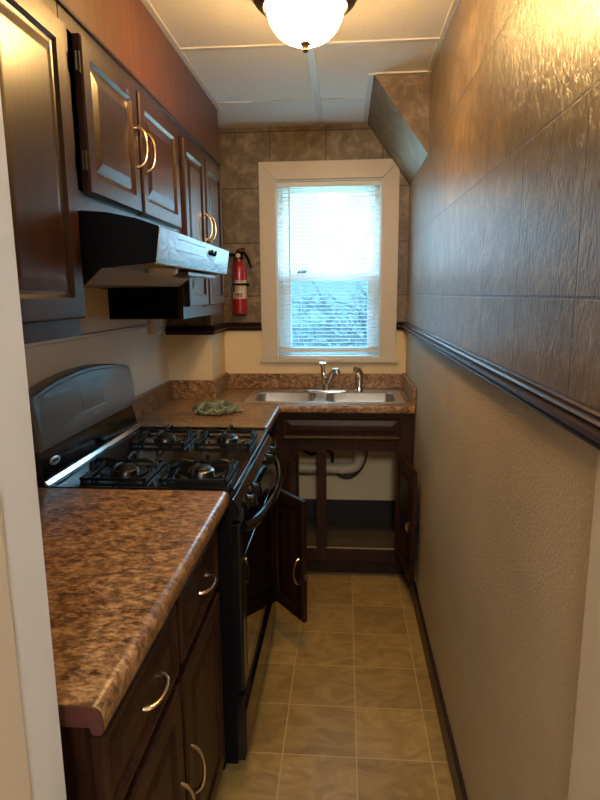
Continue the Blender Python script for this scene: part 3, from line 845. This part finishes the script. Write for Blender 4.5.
# under-sink pipes
dp = thing('drain_pipe', (0, 3.1, .49), 'off-white plastic drain pipe with elbow inside the sink cabinet', 'pipe')
MB().tube([(-.34, 3.10, .492), (-.02, 3.10, .492)], .029, 16).build('pipe', M['pvc'], dp, 0, 2, True)
MB().tube([(-.03, 3.10, .492), (.02, 3.10, .492), (.062, 3.10, .505), (.084, 3.10, .545), (.086, 3.10, .585)], .031, 16, True, 6).build('elbow', M['pvc'], dp, 0, 2, True)
MB().lathe([(.036, 0), (.036, .02)], (.086, 3.10, .575), 2, 16).build('slip_nut', M['pvc'], dp, .002)
MB().lathe([(.036, -.01), (.036, .012)], (-.015, 3.10, .492), 0, 16).build('slip_nut', M['pvc'], dp, .002)
MB().tube([(.086, 3.10, .58), (.086, 3.07, .64), (.0815, 2.98, .69), (.0815, 2.98, .730)], .026, 14, True, 6).build('tailpiece', M['pvc'], dp, 0, 2, True)
ho = MB().tube([(sx, fy, .90), (.11, 3.16, .74), (.128, 3.17, .60), (.105, 3.17, .49), (.05, 3.17, .428), (-.01, 3.17, .425), (-.06, 3.17, .47), (-.07, 3.17, .56), (-.12, 3.17, .575), (-.18, 3.17, .55), (-.235, 3.17, .585), (-.265, 3.17, .70), (-.20, 3.15, .86), (-.10, 3.142, .905)], .0085, 8, True, 6).build('supply_hose', M['rubber'], None, 0, 2, True)
tag(ho, 'black rubber hose looping behind the drain pipe', 'hose')

# ------------------------------------------------------------------ dish cloth
cx, cy = -.592, 2.575
rg = thing('dish_cloth', (cx, cy, .9145), 'crumpled green dish cloth on the worktop behind the stove', 'cloth')
b = MB(); n = 56; G = []
from mathutils import noise as NZ
def cl_h(u, v):
    p = Vector((u * 2.1, v * 2.1, 3.7))
    q = p + .9 * NZ.noise_vector(p * .8)
    r1 = 1 - abs(NZ.noise(q * 1.25)) * 2.2
    r2 = 1 - abs(NZ.noise(q * 2.3 + Vector((5, 2, 1)))) * 2
    return max(0, r1) ** 1.6 * .020 + max(0, r2) ** 2 * .008
for i in range(n + 1):
    row = []
    for j in range(n + 1):
        u = 2 * i / n - 1; v = 2 * j / n - 1
        # square folded into an irregular blob
        a = math.atan2(v, u); rr = max(abs(u), abs(v))
        R_ = 1 + .22 * math.sin(3 * a + .6) + .13 * math.sin(5 * a + 2) + .07 * math.sin(9 * a)
        k = rr / max(1e-6, math.hypot(u, v)) * R_
        x = u * k * .098; y = v * k * .086
        e = min(1, (1 - rr) * 5)
        hgt = .004 + cl_h(u, v) * (.25 + .75 * e) + .004 * max(0, 1 - rr) 
        sw = NZ.noise_vector(Vector((u * 2.6, v * 2.6, 9)))
        x += .016 * sw.x; y += .016 * sw.y
        row.append(b.bm.verts.new((cx + x, cy + y, .9145 + hgt)))
    G.append(row)
for i in range(n):
    for j in range(n): b.face([G[i][j], G[i + 1][j], G[i + 1][j + 1], G[i][j + 1]])
def ruffle(path, hs, lean):
    """upright wavy strip of cloth; returns its top edge"""
    P = [Vector((p[0], p[1], 0)) for p in path]; Q, Hh = [], []
    for i in range(len(P) - 1):
        p0, p1, p2, p3 = P[max(i - 1, 0)], P[i], P[i + 1], P[min(i + 2, len(P) - 1)]
        for k in range(8):
            t = k / 8
            Q.append(.5 * ((2 * p1) + (p2 - p0) * t + (2 * p0 - 5 * p1 + 4 * p2 - p3) * t * t + (3 * p1 - p0 - 3 * p2 + p3) * t ** 3)); Hh.append(hs[i] * (1 - t) + hs[i + 1] * t)
    Q.append(P[-1]); Hh.append(hs[-1])
    m = MB(); rows = []; topl = []
    for i, (q, hh) in enumerate(zip(Q, Hh)):
        t = (Q[min(i + 1, len(Q) - 1)] - Q[max(i - 1, 0)]).normalized(); nrm = Vector((t.y, -t.x, 0)); r = []
        for j in range(7):
            f = j / 6; off = lean * hh * math.sin(f * 2.3) * 1.0
            c = Vector((cx + q.x, cy + q.y, .917)) + nrm * off + Vector((0, 0, hh * f)); r.append(m.bm.verts.new(c))
        rows.append(r); topl.append(r[-1].co.copy())
    for A_, B_ in zip(rows, rows[1:]):
        for j in range(6): m.face([A_[j], A_[j + 1], B_[j + 1], B_[j]])
    o = m.build('fold', M['cloth'], rg, 0, 2, True); sd = o.modifiers.new('solid', 'SOLIDIFY'); sd.thickness = .0045; sd.offset = 0
    MB().tube([tuple(v) for v in topl], .0026, 6).build('hem', M['hem'], rg, 0, 2, True)
ruffle([(-.07, -.085), (-.052, -.060), (-.045, -.085), (-.02, -.098), (.015, -.070), (.035, -.095), (.052, -.070), (.040, -.045)], [.012, .034, .022, .014, .036, .018, .034, .026], .5)
ruffle([(.045, .03), (.058, -.01), (.052, -.045), (.075, -.06), (.092, -.030), (.080, .005), (.105, .02)], [.030, .048, .040, .016, .030, .040, .010], .4)
ruffle([(-.095, -.01), (-.06, -.035), (-.03, -.015), (-.01, -.045), (.02, -.02), (.03, .02), (.06, .05)], [.014, .040, .036, .050, .044, .050, .028], .45)
ruffle([(-.10, .03), (-.06, .01), (-.035, .04), (.0, .02), (.02, .055), (.05, .04)], [.012, .042, .034, .050, .036, .030], .5)
edge = [G[i][0].co.copy() for i in range(n)] + [G[n][j].co.copy() for j in range(n)] + [G[n - i][n].co.copy() for i in range(n)] + [G[0][n - j].co.copy() for j in range(n)]
o = b.build('cloth', M['cloth'], rg, 0, 2, True)
sm = o.modifiers.new('solid', 'SOLIDIFY'); sm.thickness = .003; sm.offset = 1
b = MB().tube([tuple(p + Vector((0, 0, .002))) for p in edge] + [tuple(edge[0])], .0026, 6); b.build('hem', M['hem'], rg, 0, 2, True)

# ------------------------------------------------------------------ fire extinguisher
ex, ey, ez = -.577, YB - .055, 1.337
fe = thing('fire_extinguisher', (ex, ey, ez), 'red fire extinguisher strapped to the tiled wall left of the window', 'fire extinguisher')
MB().lathe([(.034, 0), (.039, .004), (.039, .232), (.037, .248), (.030, .264), (.020, .276), (.0165, .284), (.0165, .300)], (ex, ey, ez), 2, 40).build('cylinder', M['extred'], fe, 0, 2, True)
def sleeve(r, z0, z1, a0=0, a1=2 * PI, n=40):
    b = MB(); full = abs(a1 - a0 - 2 * PI) < 1e-6; L = []
    for rr in (r, r - .001):
        for z in ((z0, z1) if rr == r else (z1, z0)):
            L.append([(ex + rr * math.cos(a0 + (a1 - a0) * k / n), ey + rr * math.sin(a0 + (a1 - a0) * k / n), z) for k in range(n + (0 if full else 1))])
    if full: b.rings(L + [L[0]], False, False)
    else:
        V = [b.verts(l) for l in L]
        for A, B_ in zip(V, V[1:] + V[:1]):
            for k in range(n): b.face([A[k], A[k + 1], B_[k + 1], B_[k]])
    return b
lab = sleeve(.0396, ez + .083, ez + .182).build('label', M['extlabel'], fe, 0, 2, True)
sleeve(.0412, ez + .153, ez + .166).build('strap', M['blackm'], fe, 0, 2, True)
MB().box(ex - .014, ex + .014, ey + .036, YB - .002, ez + .08, ez + .24).box(ex - .045, ex + .045, ey + .039, ey + .046, ez + .150, ez + .168).build('bracket', M['blackm'], fe)
def wrap_text(body, size, z, mat, off=0):
    cu = bpy.data.curves.new('label_text', 'FONT'); cu.body = body; cu.size = size; cu.align_x = 'CENTER'; cu.extrude = .0004; cu.offset = off
    to = bpy.data.objects.new('label_text', cu); C.objects.link(to)
    dg = bpy.context.evaluated_depsgraph_get(); dg.update()
    me = bpy.data.meshes.new_from_object(to.evaluated_get(dg)); bpy.data.objects.remove(to)
    r0 = .0399
    for v in me.vertices:
        a = -PI / 2 + v.co.x / r0; r = r0 + v.co.z
        v.co = Vector((r * math.cos(a), r * math.sin(a), z - ez + v.co.y))
    o = bpy.data.objects.new('lettering', me); C.objects.link(o); o.parent = lab
    me.materials.clear(); me.materials.append(mat); return o
wrap_text('FIRE', .024, ez + .096, M['ink'], .0006)
for k, (z, a, c) in enumerate(((.090, -.7, .7), (.146, -.5, .6), (.140, -.5, .2), (.133, -.35, .5), (.126, -.35, .1), (.176, -.8, .8))):
    b = MB()
    for t in range(10):
        a0 = -PI / 2 + a + (c - a) * t / 10; a1 = -PI / 2 + a + (c - a) * (t + 1) / 10; r = .0401
        q = [(ex + r * math.cos(aa), ey + r * math.sin(aa), ez + zz) for aa, zz in ((a0, z), (a1, z), (a1, z + .003), (a0, z + .003))]
        b.face(b.verts(q))
    b.build('print_line', M['inkred'], lab)
b = MB(); b.lathe([(.019, .296), (.021, .300), (.021, .322), (.015, .330)], (ex, ey, ez), 2, 20)
b.box(ex - .012, ex + .012, ey - .012, ey + .012, ez + .318, ez + .338); va = b.build('valve', M['blackm'], fe, .002)
MB().lathe([(.0125, -.028), (.0125, -.019)], (ex, ey, ez + .312), 1, 20).build('gauge', M['gauge'], fe, .001)
MB().tube([(ex - .010, ey, ez + .318), (ex - .058, ey - .002, ez + .320)], [.008, .0085], 10).build('nozzle', M['blackm'], fe)
b = MB(); b.tube([(ex - .014, ey, ez + .332), (ex - .004, ey, ez + .347), (ex + .030, ey, ez + .350), (ex + .030, ey, ez + .328)], .0038, 8); b.build('carry_handle', M['blackm'], fe)
b = MB(); b.tube([(ex + .012, ey, ez + .330), (ex + .034, ey - .002, ez + .322), (ex + .052, ey - .004, ez + .290), (ex + .068, ey - .004, ez + .246)], [.006, .007, .007, .005], 8, True, 4, .8); b.build('lever', M['blackm'], fe, 0, 2, True)
MB().tube([(ex - .004, ey - .012, ez + .338), (ex + .010, ey - .014, ez + .346), (ex + .016, ey - .012, ez + .334)], .003, 8).build('pull_pin', M['extred'], fe)
MB().tube([(ex - .018, ey - .012, ez + .30), (ex - .026, ey - .036, ez + .27), (ex - .0245, ey - .036, ez + .12)], [.0045, .0045, .006], 8, True, 4).build('hose', M['rubber'], fe, 0, 2, True)

# ------------------------------------------------------------------ outlet, clear hook
ou = thing('wall_outlet', (XL, 2.73, 1.30), 'pale duplex wall outlet on the left wall under the far cabinet', 'outlet')
MB().box(XL, XL + .022, 2.655, 2.70, 1.262, 1.345).build('box', M['cream'], ou, .002)
MB().box(XL, XL + .024, 2.70, 2.785, 1.258, 1.345).build('cover_plate', M['outlet'], ou, .003)
for z in (1.286, 1.318):
    b = MB(); b.lathe([(.016, .024), (.016, .026)], (XL, 2.742, z), 0, 20); f = b.build('socket', M['outlet'], ou)
    b = MB(); b.box(XL + .0255, XL + .0266, 2.734, 2.737, z - .005, z + .007); b.box(XL + .0255, XL + .0266, 2.747, 2.750, z - .005, z + .007); b.build('slot', M['ink'], f)
hk = thing('adhesive_hook', (-.575, YB, 2.03), 'small clear adhesive hook on the tile above the fire extinguisher', 'hook')
MB().box(-.597, -.553, YB - .006, YB - .003, 2.064, 2.070).build('clip', M['tile_b'], hk)
for x in (-.590, -.566): MB().box(x, x + .006, YB - .007, YB - .003, 1.99, 2.064).build('strip', M['clear'], hk)

# ------------------------------------------------------------------ ceiling light
lx, ly = -.116, 1.80
lt = thing('ceiling_light', (lx, ly, ZC), 'lit frosted glass bowl ceiling light with bronze base', 'ceiling light')
MB().lathe([(.100, ZC), (.104, ZC - .020), (.138, ZC - .034), (.150, ZC - .044), (.152, ZC - .052), (.146, ZC - .058), (.143, ZC - .066), (.134, ZC - .070), (.130, ZC - .078), (.119, ZC - .084), (.108, ZC - .078)], (lx, ly, 0), 2, 48, False).build('base_ring', M['bronze'], lt, 0, 2, True)
pr = [(.107, ZC - .074)]
for k in range(1, 13):
    a = PI / 2 * k / 12; pr.append((.107 * math.cos(a) ** .85 + .003 if k < 12 else .003, ZC - .074 - .100 * math.sin(a)))
MB().lathe(pr, (lx, ly, 0), 2, 48, True).build('glass_bowl', M['shade'], lt, 0, 2, True)
MB().lathe([(.014, ZC - .170), (.016, ZC - .174), (.014, ZC - .177), (.010, ZC - .180), (.008, ZC - .188), (.009, ZC - .192), (.005, ZC - .197)], (lx, ly, 0), 2, 20).build('finial', M['bronze'], lt, 0, 2, True)

# ------------------------------------------------------------------ outside: bare trees
struct(MB().box(-14, 14, YB + 1.2, 40, -3.3, -3.2).build('ground_outside', M['ground']), 'winter ground outside the window', 'ground')
def tree(x, y, h, seed, label, z0=-3.2, spread=1.0):
    R_ = random.Random(seed)
    t = thing('bare_tree', (x, y, z0), label, 'tree', 'bare trees outside the window')
    tr = MB(); br = MB()
    top = Vector((x + .2, y, z0 + h * .35))
    tr.tube([(x, y, z0), (x + .05, y, z0 + h * .18), tuple(top)], [.16, .13, .11], 10, True, 4)
    def grow(p, d, l, r, dep):
        pts = [p]; q = p.copy()
        for k in range(3):
            d = (d + Vector((R_.uniform(-.28, .28), R_.uniform(-.28, .28), R_.uniform(-.14, .16)))).normalized()
            q = q + d * l / 3; pts.append(q.copy())
        br.tube([tuple(v) for v in pts], [r * (1 - .15 * k) for k in range(4)], 3 if dep > 1 else 6, False)
        if dep >= 5: return
        for k in range(3):
            nd = (d + Vector((R_.uniform(-1, 1), R_.uniform(-.8, .8), R_.uniform(-.6, .6)))).normalized()
            grow(pts[R_.choice((1, 2, 3))], nd, l * R_.uniform(.6, .82), max(.010, r * .60), dep + 1)
    for k in range(5):
        a = 2 * PI * k / 5 + R_.uniform(-.3, .3)
        grow(top, Vector((math.cos(a) * spread, math.sin(a) * spread, R_.uniform(.2, .8))).normalized(), h * .24, .06, 0)
    tr.build('trunk', M['bark'], t, 0, 2, True); br.build('branches', M['bark'], t, 0, 2, True)
tree(-.55, 11.0, 6.2, 3, 'bare tree close outside the window on the left')
tree(1.1, 19.0, 7.0, 11, 'bare tree farther outside the window on the right')

# ------------------------------------------------------------------ light and camera
wd_ = bpy.data.worlds.new('overcast_sky'); bpy.context.scene.world = wd_; wd_.use_nodes = True
bgn = wd_.node_tree.nodes['Background']
wn = wd_.node_tree; wtc = N(wn, 'ShaderNodeTexCoord'); wsp = N(wn, 'ShaderNodeSeparateXYZ'); wn.links.new(wtc.outputs['Generated'], wsp.inputs[0])
wmr = N(wn, 'ShaderNodeMapRange', interpolation_type='SMOOTHSTEP'); wmr.inputs[1].default_value = .15; wmr.inputs[2].default_value = .45
wmr.inputs[3].default_value = HORIZON; wmr.inputs[4].default_value = ZENITH      # overcast: far brighter overhead than at the horizon
wn.links.new(wsp.outputs['Z'], wmr.inputs[0]); wn.links.new(wmr.outputs[0], bgn.inputs['Strength'])
bgn.inputs['Color'].default_value = (.40, .74, 1.0, 1)
def portal(name, loc, rot, sx_, sy_):
    l = bpy.data.lights.new(name, 'AREA'); l.shape = 'RECTANGLE'; l.size = sx_; l.size_y = sy_
    l.cycles.is_portal = True
    o = bpy.data.objects.new(name, l); C.objects.link(o); o.location = loc; o.rotation_euler = rot
portal('window_portal', ((WX0 + WX1) / 2, YB + .17, (WZ0 + WZ1) / 2), (-PI / 2, 0, 0), WX1 - WX0, WZ1 - WZ0)

pl = bpy.data.lights.new('entry_fill_light', 'POINT'); pl.energy = 30; pl.color = (1, .97, .92); pl.shadow_soft_size = .14  # unseen fill added to brighten the doorway jamb and near worktop
po = bpy.data.objects.new('entry_fill_light', pl); C.objects.link(po); po.location = (.1, -.9, 2.1)

cam = bpy.data.cameras.new('camera'); co = bpy.data.objects.new('camera', cam); C.objects.link(co)
F, p, yw, r, H = 580.4, .1807, .0775, -.0083, 1.443
fwd = Vector((-math.sin(yw) * math.cos(p), math.cos(yw) * math.cos(p), -math.sin(p)))
rt = Vector((math.cos(yw), math.sin(yw), 0)); up = rt.cross(fwd)
c_, s_ = math.cos(r), math.sin(r)
R0, U0 = c_ * rt + s_ * up, -s_ * rt + c_ * up
co.matrix_world = Matrix(((R0.x, U0.x, -fwd.x, 0), (R0.y, U0.y, -fwd.y, 0), (R0.z, U0.z, -fwd.z, H), (0, 0, 0, 1)))
cam.sensor_fit = 'HORIZONTAL'; cam.sensor_width = 36; cam.lens = F / 600 * 36; cam.clip_start = .02
S = bpy.context.scene; S.camera = co
S.view_settings.view_transform = 'Standard'; S.view_settings.look = 'None'
S.view_settings.exposure = 1.35; S.view_settings.gamma = 1; S.view_settings.use_curve_mapping = False
